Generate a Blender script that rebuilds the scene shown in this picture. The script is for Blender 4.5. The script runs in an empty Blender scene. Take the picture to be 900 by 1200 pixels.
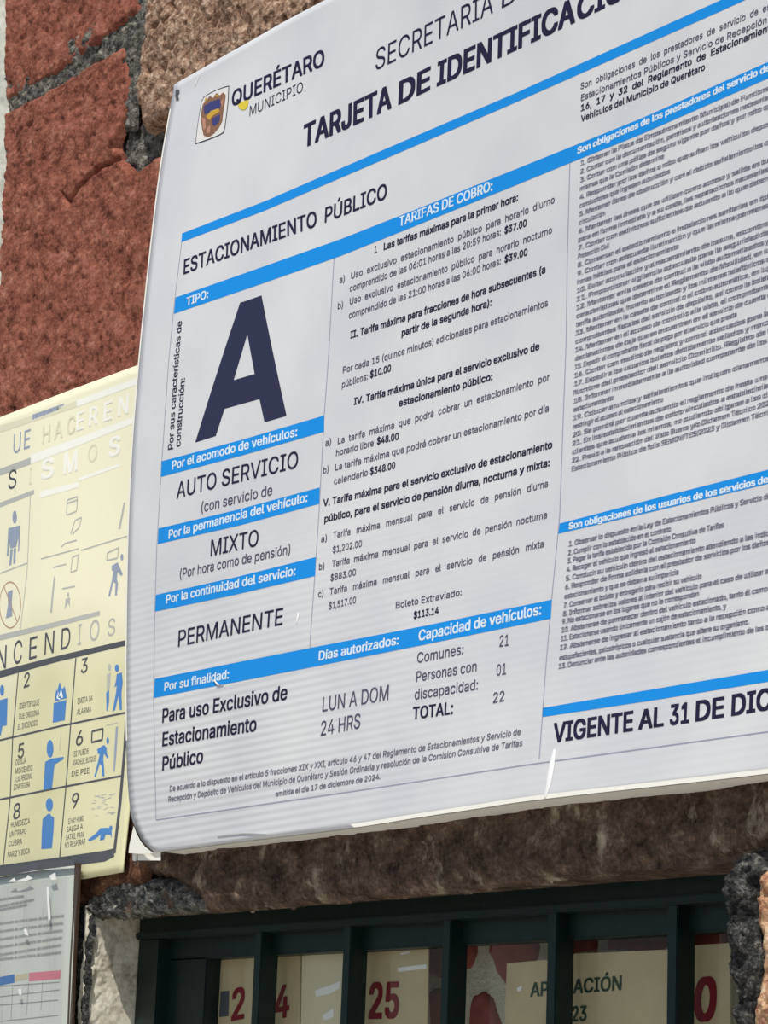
import bpy, bmesh, math, random, os
import numpy as np
from mathutils import Matrix, Vector
from mathutils.geometry import delaunay_2d_cdt
random.seed(7); np.random.seed(7)
sc = bpy.context.scene
COL = sc.collection

# ------------------------------------------------------------------ camera
F = 3000.0                       # focal length in pixels of the 900x1200 frame
CX, CY = 450.0, 600.0
VPX, VPY, LEAN, DIST = -2040.0, 1246.0, -0.040, 2.0
_L = np.array([VPX - CX, VPY - CY, F]); _a = _L[0]*LEAN + _L[1]
_vy = -F*F/_a; _U = np.array([LEAN*_vy, _vy, F])
_L /= np.linalg.norm(_L); _U /= np.linalg.norm(_U)
RX = -_L; RZ = _U; RY = np.cross(RZ, RX)
R = np.array([RX, RY, RZ])       # camera (right, down, forward) -> world (along wall, into wall, up)
CAM = -(R @ np.array([0, 0, 1.0])) * DIST
cam_d = bpy.data.cameras.new('camera'); cam = bpy.data.objects.new('camera', cam_d); COL.objects.link(cam)
cam_d.sensor_fit = 'VERTICAL'; cam_d.sensor_height = 36.0; cam_d.lens = F/1200*36
cam_d.clip_start = 0.05; cam_d.clip_end = 200
r_, u_, b_ = R @ [1, 0, 0], R @ [0, -1, 0], R @ [0, 0, -1]
cam.matrix_world = Matrix(((r_[0], u_[0], b_[0], CAM[0]), (r_[1], u_[1], b_[1], CAM[1]), (r_[2], u_[2], b_[2], CAM[2]), (0, 0, 0, 1)))
sc.camera = cam

# ------------------------------------------------------------------ light
SUN = np.array([0.75, -1.0, 1.80]); SUN /= np.linalg.norm(SUN)   # towards the sun
w = bpy.data.worlds.new('world'); sc.world = w; w.use_nodes = True
nt = w.node_tree; sky = nt.nodes.new('ShaderNodeTexSky')
sky.sky_type = 'NISHITA'; sky.sun_disc = False
sky.sun_elevation = math.asin(SUN[2]); sky.sun_rotation = math.atan2(SUN[0], SUN[1])
sky.air_density = 1.0; sky.dust_density = 1.5
nt.links.new(sky.outputs[0], nt.nodes['Background'].inputs[0])
nt.nodes['Background'].inputs[1].default_value = 0.095
sd = bpy.data.lights.new('sun', 'SUN'); sun = bpy.data.objects.new('sun', sd); COL.objects.link(sun)
sd.energy = 3.5; sd.angle = math.radians(0.55); sd.color = (1.0, 0.955, 0.88)
sun.rotation_euler = Vector(SUN).to_track_quat('Z', 'Y').to_euler(); sun.location = (1.5, -2, 3)
sc.view_settings.view_transform = 'Standard'; sc.view_settings.look = 'None'
sc.view_settings.gamma = 1; sc.view_settings.use_curve_mapping = False
sc.view_settings.exposure = 0.0
sc.cycles.max_bounces = 8

# ------------------------------------------------------------------ helpers
def rays(P):
    P = np.atleast_2d(np.asarray(P, float))
    d = np.stack([P[:, 0]-CX, P[:, 1]-CY, np.full(len(P), F)], 1) @ R.T
    return d
def bp(P, y=0.0):
    d = rays(P); return CAM + d*((y-CAM[1])/d[:, 1])[:, None]
def bp1(px, py, y=0.0): return bp([(px, py)], y)[0]
def bpx(px, py, x):
    d = rays([(px, py)])[0]; return CAM + d*(x-CAM[0])/d[0]
def lin(c):
    c = [v/255 for v in c]
    return tuple(v/12.92 if v <= .04045 else ((v+.055)/1.055)**2.4 for v in c) + (1,)

# the sign face: a stiff sheet standing off the wall, bowed outwards at its left edge and slightly hollow in the middle
_tl, _bl, _rd = bp1(205, 100, -.045), bp1(155, 1003, -.04), bp1(650, 600, -.04)
SX0, SX1, SZ0, SZ1 = _bl[0], _rd[0], _tl[2], _bl[2]
def surf(x, z):
    s = np.clip((x-SX0)/(SX1-SX0), -.1, 1.6); t = np.clip((SZ0-z)/(SZ0-SZ1), -.3, 1.1)
    k = np.sin(np.pi*np.clip(t, 0, 1))
    return -(0.027 + 0.009*np.clip(s, 0, 1) + k*(0.020*np.exp(-(s*2.2)**2) - 0.008*np.exp(-((s-1)*1.6)**2)))
def bps(P):
    y = np.full(len(np.atleast_2d(P)), -.036)
    for _ in range(12):
        d = rays(P); q = CAM + d*((y-CAM[1])/d[:, 1])[:, None]
        y = surf(q[:, 0], q[:, 2])
    return q
NOTE_Y = -0.013
def nsurf(x, z): return NOTE_Y - 0.0015*np.sin(x*23+z*9) + 0*x
def bpn(P):
    y = np.full(len(np.atleast_2d(P)), NOTE_Y)
    for _ in range(6):
        d = rays(P); q = CAM + d*((y-CAM[1])/d[:, 1])[:, None]; y = nsurf(q[:, 0], q[:, 2])
    return q
class Sheet:                       # a printed sheet: back-projection on it, its depth function
    def __init__(s, b, f): s.b, s.f = b, f
SIGN = Sheet(bps, surf); NOTE = Sheet(bpn, nsurf)
def flat(y): return Sheet(lambda P: bp(P, y), lambda x, z: np.full(np.shape(x), y))

# value noise
def _h(ix, iy, iz, seed):
    n = (ix.astype(np.int64)*374761393 + iy.astype(np.int64)*668265263 + iz.astype(np.int64)*2147483647*7 + seed*1442695041) & 0xffffffff
    n = ((n ^ (n >> 13))*1274126177) & 0xffffffff
    return ((n ^ (n >> 16)) & 0xffff)/65535.0
def vnoise(x, z, scale, seed=0):
    x = x*scale+seed*3.7; z = z*scale-seed*1.9
    ix, iz = np.floor(x), np.floor(z); fx, fz = x-ix, z-iz
    fx = fx*fx*(3-2*fx); fz = fz*fz*(3-2*fz); o = np.zeros_like(ix)
    a = _h(ix, iz, o, seed); b = _h(ix+1, iz, o, seed); c = _h(ix, iz+1, o, seed); d = _h(ix+1, iz+1, o, seed)
    return (a*(1-fx)+b*fx)*(1-fz)+(c*(1-fx)+d*fx)*fz*1.0
def fbm(x, z, scale, oct=4, seed=0, gain=.55):
    t = 0; amp = 1; tot = 0
    for k in range(oct):
        t = t+amp*vnoise(x, z, scale*2.03**k, seed+k); tot += amp; amp *= gain
    return t/tot*2-1

def link(name, me, mat=None, parent=None, **props):
    o = bpy.data.objects.new(name, me); COL.objects.link(o)
    if mat is not None and me is not None: me.materials.append(mat)
    if parent is not None: o.parent = parent
    for k, v in props.items(): o[k] = v
    return o
def mesh(name, V, Fs, mat=None, parent=None, smooth=False, **props):
    me = bpy.data.meshes.new(name); me.from_pydata([tuple(v) for v in V], [], [tuple(f) for f in Fs]); me.validate(); me.update()
    if smooth: me.shade_smooth()
    return link(name, me, mat, parent, **props)
def empty(name, loc, **props):
    o = bpy.data.objects.new(name, None); COL.objects.link(o); o.empty_display_size = .05
    o.location = loc
    for k, v in props.items(): o[k] = v
    return o
def adopt(root):                   # children were built in world space
    bpy.context.view_layer.update()
    for c in root.children: c.matrix_parent_inverse = root.matrix_world.inverted()

# ---- materials
def mat(name, rgb, rough=.6, spec=.4, metal=0):
    m = bpy.data.materials.new(name); m.use_nodes = True; p = m.node_tree.nodes['Principled BSDF']
    p.inputs['Base Color'].default_value = lin(rgb); p.inputs['Roughness'].default_value = rough
    p.inputs['Specular IOR Level'].default_value = spec; p.inputs['Metallic'].default_value = metal
    return m
def N(m, t, **kw):
    n = m.node_tree.nodes.new(t)
    for k, v in kw.items():
        if k in n.inputs: n.inputs[k].default_value = v
        else: setattr(n, k, v)
    return n
def rocky(name, stops, scale, rough=.95, bump=.5, bdist=.002, fine=900, wave=None, spots=None, stretch=None):
    m = mat(name, (128, 128, 128), rough, .15); nt = m.node_tree; L = nt.links; p = nt.nodes['Principled BSDF']
    tc = N(m, 'ShaderNodeTexCoord')
    n1 = N(m, 'ShaderNodeTexNoise', Scale=scale, Detail=8.0, Roughness=.65); L.new(tc.outputs['Object'], n1.inputs['Vector'])
    n2 = N(m, 'ShaderNodeTexNoise', Scale=fine, Detail=3.0, Roughness=.6); L.new(tc.outputs['Object'], n2.inputs['Vector'])
    mx = N(m, 'ShaderNodeMath', operation='MULTIPLY_ADD'); L.new(n2.outputs[0], mx.inputs[0]); mx.inputs[1].default_value = .55
    L.new(n1.outputs[0], mx.inputs[2])
    sb = N(m, 'ShaderNodeMath', operation='SUBTRACT'); L.new(mx.outputs[0], sb.inputs[0]); sb.inputs[1].default_value = .275
    cr = N(m, 'ShaderNodeValToRGB'); L.new(sb.outputs[0], cr.inputs[0])
    el = cr.color_ramp.elements
    while len(el) > 1: el.remove(el[-1])
    el[0].position = stops[0][0]; el[0].color = lin(stops[0][1])
    for ps, c in stops[1:]:
        e = el.new(ps); e.color = lin(c)
    out = cr.outputs[0]
    if spots:
        sscale, lo, hi, scol = spots
        n3 = N(m, 'ShaderNodeTexNoise', Scale=sscale, Detail=6.0, Roughness=.7); mp3 = N(m, 'ShaderNodeMapping'); mp3.inputs['Scale'].default_value = (1, 1, stretch or 1); L.new(tc.outputs['Object'], mp3.inputs[0]); L.new(mp3.outputs[0], n3.inputs['Vector'])
        mr = N(m, 'ShaderNodeMapRange'); mr.inputs[1].default_value = lo; mr.inputs[2].default_value = hi; L.new(n3.outputs[0], mr.inputs[0])
        mi = N(m, 'ShaderNodeMix', data_type='RGBA'); L.new(mr.outputs[0], mi.inputs[0]); L.new(out, mi.inputs[6]); mi.inputs[7].default_value = lin(scol)
        out = mi.outputs[2]
    L.new(out, p.inputs['Base Color'])
    bm_ = N(m, 'ShaderNodeBump'); bm_.inputs['Strength'].default_value = bump; bm_.inputs['Distance'].default_value = bdist
    L.new(mx.outputs[0], bm_.inputs['Height']); L.new(bm_.outputs[0], p.inputs['Normal'])
    return m
M = {}
M['red'] = rocky('red_stone', [(.28, (70, 36, 30)), (.42, (126, 74, 60)), (.55, (149, 92, 76)), (.70, (172, 118, 98)), (.85, (206, 166, 142))], 60, bump=.7, bdist=.0025, fine=420, spots=(26, .66, .78, (190, 140, 112)))
M['tan'] = rocky('tan_stone', [(.28, (78, 52, 42)), (.42, (138, 108, 88)), (.55, (172, 142, 120)), (.72, (214, 192, 168))], 110, bump=.9, bdist=.004, fine=330, spots=(150, .62, .7, (110, 66, 48)))
M['pink'] = rocky('pink_stone', [(.28, (110, 60, 46)), (.42, (176, 128, 100)), (.55, (206, 168, 132)), (.72, (232, 208, 176))], 70, bump=.9, bdist=.004, fine=300, spots=(90, .6, .68, (130, 62, 46)))
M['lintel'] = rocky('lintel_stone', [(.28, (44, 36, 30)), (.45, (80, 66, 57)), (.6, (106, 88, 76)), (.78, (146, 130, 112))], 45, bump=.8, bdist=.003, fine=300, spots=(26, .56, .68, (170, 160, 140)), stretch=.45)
M['black'] = rocky('black_mortar', [(.3, (26, 27, 28)), (.45, (52, 53, 54)), (.58, (84, 84, 82)), (.72, (150, 148, 140))], 120, bump=1, bdist=.005, fine=500)
M['grey'] = rocky('grey_mortar', [(.3, (40, 40, 40)), (.45, (86, 84, 80)), (.58, (128, 124, 116)), (.72, (176, 172, 160))], 120, bump=1, bdist=.004, fine=500)
M['bead'] = rocky('dark_mortar', [(.3, (40, 40, 40)), (.45, (84, 84, 82)), (.58, (132, 130, 124)), (.72, (196, 192, 182))], 120, bump=1, bdist=.005, fine=500)
M['plaster'] = rocky('pale_plaster', [(.25, (150, 142, 122)), (.45, (208, 202, 182)), (.6, (226, 222, 204)), (.75, (240, 236, 220))], 40, bump=.5, bdist=.002, fine=220)
M['pale'] = rocky('pale_render', [(.3, (168, 172, 160)), (.5, (192, 195, 184)), (.7, (208, 210, 200))], 20, bump=.3, fine=200)
M['brown'] = rocky('stained_brick', [(.3, (46, 30, 26)), (.45, (92, 62, 48)), (.6, (130, 94, 72)), (.75, (180, 146, 112))], 70, bump=.8, bdist=.003)
M['pave'] = rocky('paving', [(.3, (170, 166, 156)), (.6, (214, 210, 200))], 6, fine=60)
M['road'] = M['pave']
M['wood'] = mat('dark_sleeve_edge', (70, 54, 42), .5)
M['green'] = mat('dark_green_paint', (14, 42, 39), .45, .4)
def grain(m, scale, bdist, strength=.3, dark=None):
    nt = m.node_tree; L = nt.links; p = nt.nodes['Principled BSDF']; tc = N(m, 'ShaderNodeTexCoord')
    n = N(m, 'ShaderNodeTexNoise', Scale=scale, Detail=5.0); L.new(tc.outputs['Object'], n.inputs['Vector'])
    b = N(m, 'ShaderNodeBump'); b.inputs['Strength'].default_value = strength; b.inputs['Distance'].default_value = bdist
    L.new(n.outputs[0], b.inputs['Height']); L.new(b.outputs[0], p.inputs['Normal'])
    if dark:
        mi = N(m, 'ShaderNodeMix', data_type='RGBA'); L.new(n.outputs[0], mi.inputs[0]); mi.inputs[6].default_value = lin(dark); mi.inputs[7].default_value = p.inputs['Base Color'].default_value[:]
        L.new(mi.outputs[2], p.inputs['Base Color'])
grain(M['green'], 130, .001, .4, (6, 22, 22))
# sign sheet: fluted plastic, flutes run along the sheet and telegraph through, strongest where it has buckled (lower left)
def sign_mat():
    m = mat('white_fluted_plastic', (222, 223, 228), .42, .45); nt = m.node_tree; L = nt.links; p = nt.nodes['Principled BSDF']
    g = N(m, 'ShaderNodeNewGeometry'); sx = N(m, 'ShaderNodeSeparateXYZ'); L.new(g.outputs['Position'], sx.inputs[0])
    wv = N(m, 'ShaderNodeMath', operation='MULTIPLY'); L.new(sx.outputs[2], wv.inputs[0]); wv.inputs[1].default_value = 2*math.pi/.0062
    tl = N(m, 'ShaderNodeMath', operation='MULTIPLY_ADD'); L.new(sx.outputs[0], tl.inputs[0]); tl.inputs[1].default_value = -28.; L.new(wv.outputs[0], tl.inputs[2])
    sn = N(m, 'ShaderNodeMath', operation='SINE'); L.new(tl.outputs[0], sn.inputs[0])
    a = N(m, 'ShaderNodeMapRange'); L.new(sx.outputs[2], a.inputs[0]); a.inputs[1].default_value = SZ0-.42; a.inputs[2].default_value = SZ1+.12; a.inputs[3].default_value = .03; a.inputs[4].default_value = 1
    b = N(m, 'ShaderNodeMapRange'); L.new(sx.outputs[0], b.inputs[0]); b.inputs[1].default_value = SX0+.16; b.inputs[2].default_value = SX0+.42; b.inputs[3].default_value = 1; b.inputs[4].default_value = .25
    ab = N(m, 'ShaderNodeMath', operation='MULTIPLY'); L.new(a.outputs[0], ab.inputs[0]); L.new(b.outputs[0], ab.inputs[1])
    h = N(m, 'ShaderNodeMath', operation='MULTIPLY'); L.new(sn.outputs[0], h.inputs[0]); L.new(ab.outputs[0], h.inputs[1])
    bu = N(m, 'ShaderNodeBump'); bu.inputs['Strength'].default_value = .3; bu.inputs['Distance'].default_value = .00035
    L.new(h.outputs[0], bu.inputs['Height']); L.new(bu.outputs[0], p.inputs['Normal'])
    n = N(m, 'ShaderNodeTexNoise', Scale=9.0, Detail=4.0); L.new(g.outputs['Position'], n.inputs['Vector'])
    cr = N(m, 'ShaderNodeValToRGB'); L.new(n.outputs[0], cr.inputs[0])
    cr.color_ramp.elements[0].position = .35; cr.color_ramp.elements[0].color = lin((212, 213, 217)); cr.color_ramp.elements[1].position = .65; cr.color_ramp.elements[1].color = lin((224, 225, 226))
    L.new(cr.outputs[0], p.inputs['Base Color'])
    return m
M['sign'] = sign_mat()
M['lip'] = mat('cream_plastic_edge', (250, 248, 238), .5)
M['blue'] = mat('blue_ink', (20, 146, 232), .4); M['navy'] = mat('navy_ink', (34, 28, 58), .4); M['ink'] = mat('grey_ink', (84, 80, 104), .45)
M['ink2'] = mat('faded_grey_ink', (104, 102, 122), .45); M['line'] = mat('rule_ink', (156, 161, 180), .45)
M['dense'] = mat('dense_print', (108, 106, 126), .45); M['wink'] = mat('white_ink', (226, 240, 250), .4); M['bigA'] = mat('dark_slate_ink', (46, 46, 74), .4)
def note_mat():      # yellowed laminated card, glare put into its paler upper part
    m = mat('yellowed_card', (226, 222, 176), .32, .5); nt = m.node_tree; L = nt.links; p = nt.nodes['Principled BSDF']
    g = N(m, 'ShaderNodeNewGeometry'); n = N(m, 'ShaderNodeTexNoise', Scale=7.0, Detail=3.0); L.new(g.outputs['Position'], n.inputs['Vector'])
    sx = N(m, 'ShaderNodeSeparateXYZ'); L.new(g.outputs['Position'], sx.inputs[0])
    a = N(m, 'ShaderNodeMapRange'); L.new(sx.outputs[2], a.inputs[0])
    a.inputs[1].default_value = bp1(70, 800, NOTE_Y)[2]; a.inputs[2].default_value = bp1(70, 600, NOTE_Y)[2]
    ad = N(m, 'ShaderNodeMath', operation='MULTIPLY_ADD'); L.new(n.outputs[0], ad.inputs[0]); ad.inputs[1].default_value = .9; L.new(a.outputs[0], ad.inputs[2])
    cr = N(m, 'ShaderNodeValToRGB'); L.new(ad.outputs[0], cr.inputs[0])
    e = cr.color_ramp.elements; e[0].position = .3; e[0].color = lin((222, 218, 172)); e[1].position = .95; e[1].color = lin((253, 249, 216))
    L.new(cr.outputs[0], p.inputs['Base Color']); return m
M['note'] = note_mat(); M['ngrey'] = mat('dark_grey_print', (86, 88, 92), .4); M['npale'] = mat('white_and_glare_print', (255, 255, 242), .4)  # pale print carries the painted glare over the notice's top
M['nmid'] = mat('pale_grey_print', (190, 192, 184), .4); M['nfaint'] = mat('faint_print', (233, 230, 200), .4); M['nblue'] = mat('blue_print', (84, 138, 200), .4); M['nblue2'] = mat('pale_blue_print', (158, 168, 186), .4)  # paled inks put glare into the print of the upper notice
M['nring'] = mat('faded_red_print', (190, 150, 124), .4)
M['paper'] = mat('grey_white_paper', (208, 210, 204), .5); M['pblue'] = mat('paper_blue_print', (78, 122, 184), .5); M['ppink'] = mat('paper_pink_print', (214, 128, 146), .5)
M['ptext'] = mat('paper_grey_text', (150, 152, 152), .5); M['ptan'] = mat('paper_tan_print', (200, 188, 160), .5)
M['card'] = mat('tan_card', (206, 190, 150), .6); grain(M['card'], 60, .0003, .2, (186, 170, 132)); M['card2'] = mat('pale_tan_card', (218, 206, 174), .55)
M['redink'] = mat('dark_red_ink', (124, 20, 30), .5); M['greenink'] = mat('dark_green_ink', (30, 58, 40), .5); M['tape'] = mat('white_tape_and_glare', (240, 240, 236), .15, .8)  # the white also serves painted glare and film glints
M['rstone'] = mat('oxblood_stone', (150, 78, 66), .7); grain(M['rstone'], 90, .002, .5, (118, 56, 50))
M['rmortar'] = mat('pale_joint', (204, 198, 178), .8); grain(M['rmortar'], 300, .003, .6, (170, 164, 146))
M['brownc'] = mat('crest_brown', (140, 102, 78), .5); M['gold'] = mat('crest_gold', (206, 164, 62), .5); M['cblue'] = mat('crest_blue', (66, 66, 120), .5); M['cpink'] = mat('crest_pink', (190, 140, 116), .5); M['cwhite'] = mat('crest_white', (232, 230, 226), .5); M['yellow'] = mat('yellow_ink', (226, 206, 60), .5)
M['dark'] = mat('dark_interior', (40, 36, 34), .9); M['metal'] = mat('screw_metal', (120, 122, 118), .35, .5, .8)
def clear_mat(name, gloss=.08, rough=.03, bump=0):
    m = bpy.data.materials.new(name); m.use_nodes = True; nt = m.node_tree; nt.nodes.clear(); L = nt.links
    o = nt.nodes.new('ShaderNodeOutputMaterial'); t = nt.nodes.new('ShaderNodeBsdfTransparent'); g = nt.nodes.new('ShaderNodeBsdfGlossy'); g.inputs['Roughness'].default_value = rough
    mx = nt.nodes.new('ShaderNodeMixShader'); fr = nt.nodes.new('ShaderNodeLayerWeight'); fr.inputs[0].default_value = .5; pw = nt.nodes.new('ShaderNodeMath'); pw.operation = 'POWER'; pw.inputs[1].default_value = 3.5
    L.new(fr.outputs['Facing'], pw.inputs[0]); ma = nt.nodes.new('ShaderNodeMath'); ma.operation = 'MULTIPLY_ADD'; ma.inputs[1].default_value = .6; ma.inputs[2].default_value = .03
    L.new(pw.outputs[0], ma.inputs[0]); L.new(ma.outputs[0], mx.inputs[0]); L.new(t.outputs[0], mx.inputs[1]); L.new(g.outputs[0], mx.inputs[2]); L.new(mx.outputs[0], o.inputs[0])
    t.inputs[0].default_value = (.93, .95, .94, 1)
    if bump:
        tc = nt.nodes.new('ShaderNodeTexCoord'); n = nt.nodes.new('ShaderNodeTexNoise'); n.inputs['Scale'].default_value = 30
        mp = nt.nodes.new('ShaderNodeMapping'); mp.inputs['Scale'].default_value = (3, 1, .5); L.new(tc.outputs['Object'], mp.inputs[0]); L.new(mp.outputs[0], n.inputs['Vector'])
        b = nt.nodes.new('ShaderNodeBump'); b.inputs['Distance'].default_value = bump; L.new(n.outputs[0], b.inputs['Height']); L.new(b.outputs[0], g.inputs['Normal']); L.new(b.outputs[0], fr.inputs['Normal'])
    return m
M['glass'] = clear_mat('window_glass'); M['sleeve'] = clear_mat('clear_plastic', rough=.15, bump=.003)

# ---- stone pieces: outline in the wall plane, pillowed and roughened relief
def inside(P, x, z):
    c = np.zeros(x.shape, bool); n = len(P)
    for i in range(n):
        x1, z1 = P[i]; x2, z2 = P[(i+1) % n]
        k = ((z1 > z) != (z2 > z))
        with np.errstate(divide='ignore', invalid='ignore'):
            c ^= k & (x < (x2-x1)*(z-z1)/(z2-z1+1e-12)+x1)
    return c
def pdist(P, x, z, closed=True):
    d = np.full(x.shape, 9.0); n = len(P)
    for i in range(n if closed else n-1):
        a = P[i]; b = P[(i+1) % n]; v = b-a; t = np.clip(((x-a[0])*v[0]+(z-a[1])*v[1])/(v@v+1e-12), 0, 1)
        d = np.minimum(d, np.hypot(x-a[0]-t*v[0], z-a[1]-t*v[1]))
    return d
def relief(name, px, mat_, parent, y=0.0, thick=.012, edge=.008, step=.0016, rough=.0022, scale=60, seed=0, pits=0, groove=None, fine_rel=0, wob=.002, plane_y=None, **props):
    P = bp(px, y if plane_y is None else plane_y)[:, [0, 2]]
    lo, hi = P.min(0)-.004, P.max(0)+.004
    nx, nz = int((hi[0]-lo[0])/step)+1, int((hi[1]-lo[1])/step)+1
    X, Z = np.meshgrid(np.linspace(lo[0], hi[0], nx), np.linspace(lo[1], hi[1], nz))
    wx = X+wob*fbm(X, Z, 70, 3, seed+11); wz = Z+wob*fbm(X, Z, 70, 3, seed+23)
    ins = inside(P, wx, wz); D = np.where(ins, pdist(P, wx, wz), 0)
    e = np.clip(D/edge, 0, 1); prof = np.sqrt(np.clip(1-(1-e)**2, 0, 1))
    H = thick*(prof-1) + rough*fbm(X, Z, scale, 5, seed, .62)*(.35+.65*prof) + rough*1.2*fbm(X, Z, scale*.22, 2, seed+5)*prof
    if fine_rel: H += fine_rel*(fbm(X, Z, 260, 3, seed+3, .7))*prof*2
    if pits:
        v = vnoise(X, Z, 130, seed+31); v2 = vnoise(X, Z, 60, seed+37)
        H -= pits*np.clip((v-.80)*8, 0, 1) + pits*1.6*np.clip((v2-.90)*12, 0, 1)
    if groove:
        for g, wd, dp in groove:
            G = bp(g, y)[:, [0, 2]]; H -= dp*np.exp(-(pdist(G, wx, wz, False)/wd)**2)
    Y = y - H
    Y = y - (H)
    idx = np.arange(nx*nz).reshape(nz, nx)
    q = ins[:-1, :-1] | ins[1:, :-1] | ins[:-1, 1:] | ins[1:, 1:]
    f = np.stack([idx[:-1, :-1][q], idx[:-1, 1:][q], idx[1:, 1:][q], idx[1:, :-1][q]], 1)
    V = np.stack([X.ravel(), Y.ravel(), Z.ravel()], 1)
    used = np.unique(f); re = np.zeros(len(V), int); re[used] = np.arange(len(used))
    o = mesh(name, V[used].tolist(), re[f].tolist(), mat_, parent, True, **props)
    return o
def box(name, lo, hi, mat_, parent=None, bev=0, **props):
    bm = bmesh.new(); bmesh.ops.create_cube(bm, size=1)
    for v in bm.verts: v.co = Vector([lo[i]+(v.co[i]+.5)*(hi[i]-lo[i]) for i in range(3)])
    if bev: bmesh.ops.bevel(bm, geom=bm.edges[:], offset=bev, segments=2, affect='EDGES')
    me = bpy.data.meshes.new(name); bm.to_mesh(me); bm.free()
    return link(name, me, mat_, parent, **props)

# ---- flat print on a sheet
EPS = .00013
def strip(name, top, bot, mat_, parent, sh=SIGN, n=70, eps=EPS, **props):    # band between two polylines
    def samp(pl, t):
        pl = np.array(pl, float); s = (pl[:, 0]-pl[0, 0])/(pl[-1, 0]-pl[0, 0]); return np.stack([np.interp(t, s, pl[:, 0]), np.interp(t, s, pl[:, 1])], 1)
    t = np.linspace(0, 1, n+1); A = sh.b(samp(top, t)); B = sh.b(samp(bot, t)); V = []; Fs = []; K = 4
    for k in range(K+1):
        q = A+(B-A)*k/K; q[:, 1] = sh.f(q[:, 0], q[:, 2])-eps; V += q.tolist()
    for k in range(K):
        for i in range(n): a = k*(n+1)+i; Fs.append((a, a+n+1, a+n+2, a+1))
    return mesh(name, V, Fs, mat_, parent, **props)
def ribbon(V, Fs, pl, wd, sh, eps=EPS, n=40, smoothen=True):     # thin printed line, width in metres
    pl = np.array(pl, float); s = np.r_[0, np.cumsum(np.hypot(*np.diff(pl, axis=0).T))]; t = np.linspace(0, s[-1], n+1)
    q = sh.b(np.stack([np.interp(t, s, pl[:, 0]), np.interp(t, s, pl[:, 1])], 1))
    d = np.gradient(q[:, [0, 2]], axis=0); d /= np.linalg.norm(d, axis=1)[:, None]+1e-12; nrm = np.stack([-d[:, 1], d[:, 0]], 1)*wd/2
    b = len(V)
    for sg in (1, -1):
        x = q[:, 0]+sg*nrm[:, 0]; z = q[:, 2]+sg*nrm[:, 1]; y = sh.f(x, z)-eps
        V += np.stack([x, y, z], 1).tolist()
    for i in range(n): Fs.append((b+i, b+i+1, b+n+2+i, b+n+1+i))
def lines(name, pls, wd, mat_, parent, sh=SIGN, eps=EPS, n=40, **props):
    if name == 'smoke_marks': props['kind'] = 'stuff'; V = []; Fs = []
    for pl in pls:
        if name != 'smoke_marks': V = []; Fs = []
        ribbon(V, Fs, pl, wd, sh, eps, n)
        if name != 'smoke_marks': o = mesh(name, V, Fs, mat_, parent, **props)
    return o if name != 'smoke_marks' else mesh(name, V, Fs, mat_, parent, **props)
def polys(name, pls, mat_, parent, sh=SIGN, eps=EPS, sub=.012, **props):
    bm = bmesh.new()
    for pl in pls:
        q = sh.b(pl); bm.faces.new([bm.verts.new(tuple(v)) for v in q])
    bmesh.ops.triangulate(bm, faces=bm.faces[:])
    for _ in range(6):
        ed = [e for e in bm.edges if e.calc_length() > sub]
        if not ed: break
        bmesh.ops.subdivide_edges(bm, edges=ed, cuts=1); bmesh.ops.triangulate(bm, faces=bm.faces[:])
    for v in bm.verts: v.co.y = float(sh.f(np.array([v.co.x]), np.array([v.co.z]))[0])-eps
    bmesh.ops.recalc_face_normals(bm, faces=bm.faces[:])
    me = bpy.data.meshes.new(name); bm.to_mesh(me); bm.free(); return link(name, me, mat_, parent, **props)
def ell(cx, cy, rx, ry, n=14, rot=0, a0=0, a1=2*math.pi):
    c, s = math.cos(rot), math.sin(rot); r = []
    for i in range(n):
        a = a0+(a1-a0)*i/n; x, y = rx*math.cos(a), ry*math.sin(a); r.append((cx+c*x-s*y, cy+s*x+c*y))
    return r
try: FONT = bpy.data.fonts.load(os.path.join(bpy.utils.resource_path('LOCAL'), 'datafiles', 'fonts', 'Inter.woff2'))
except Exception: FONT = None
_tc = {}
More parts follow.
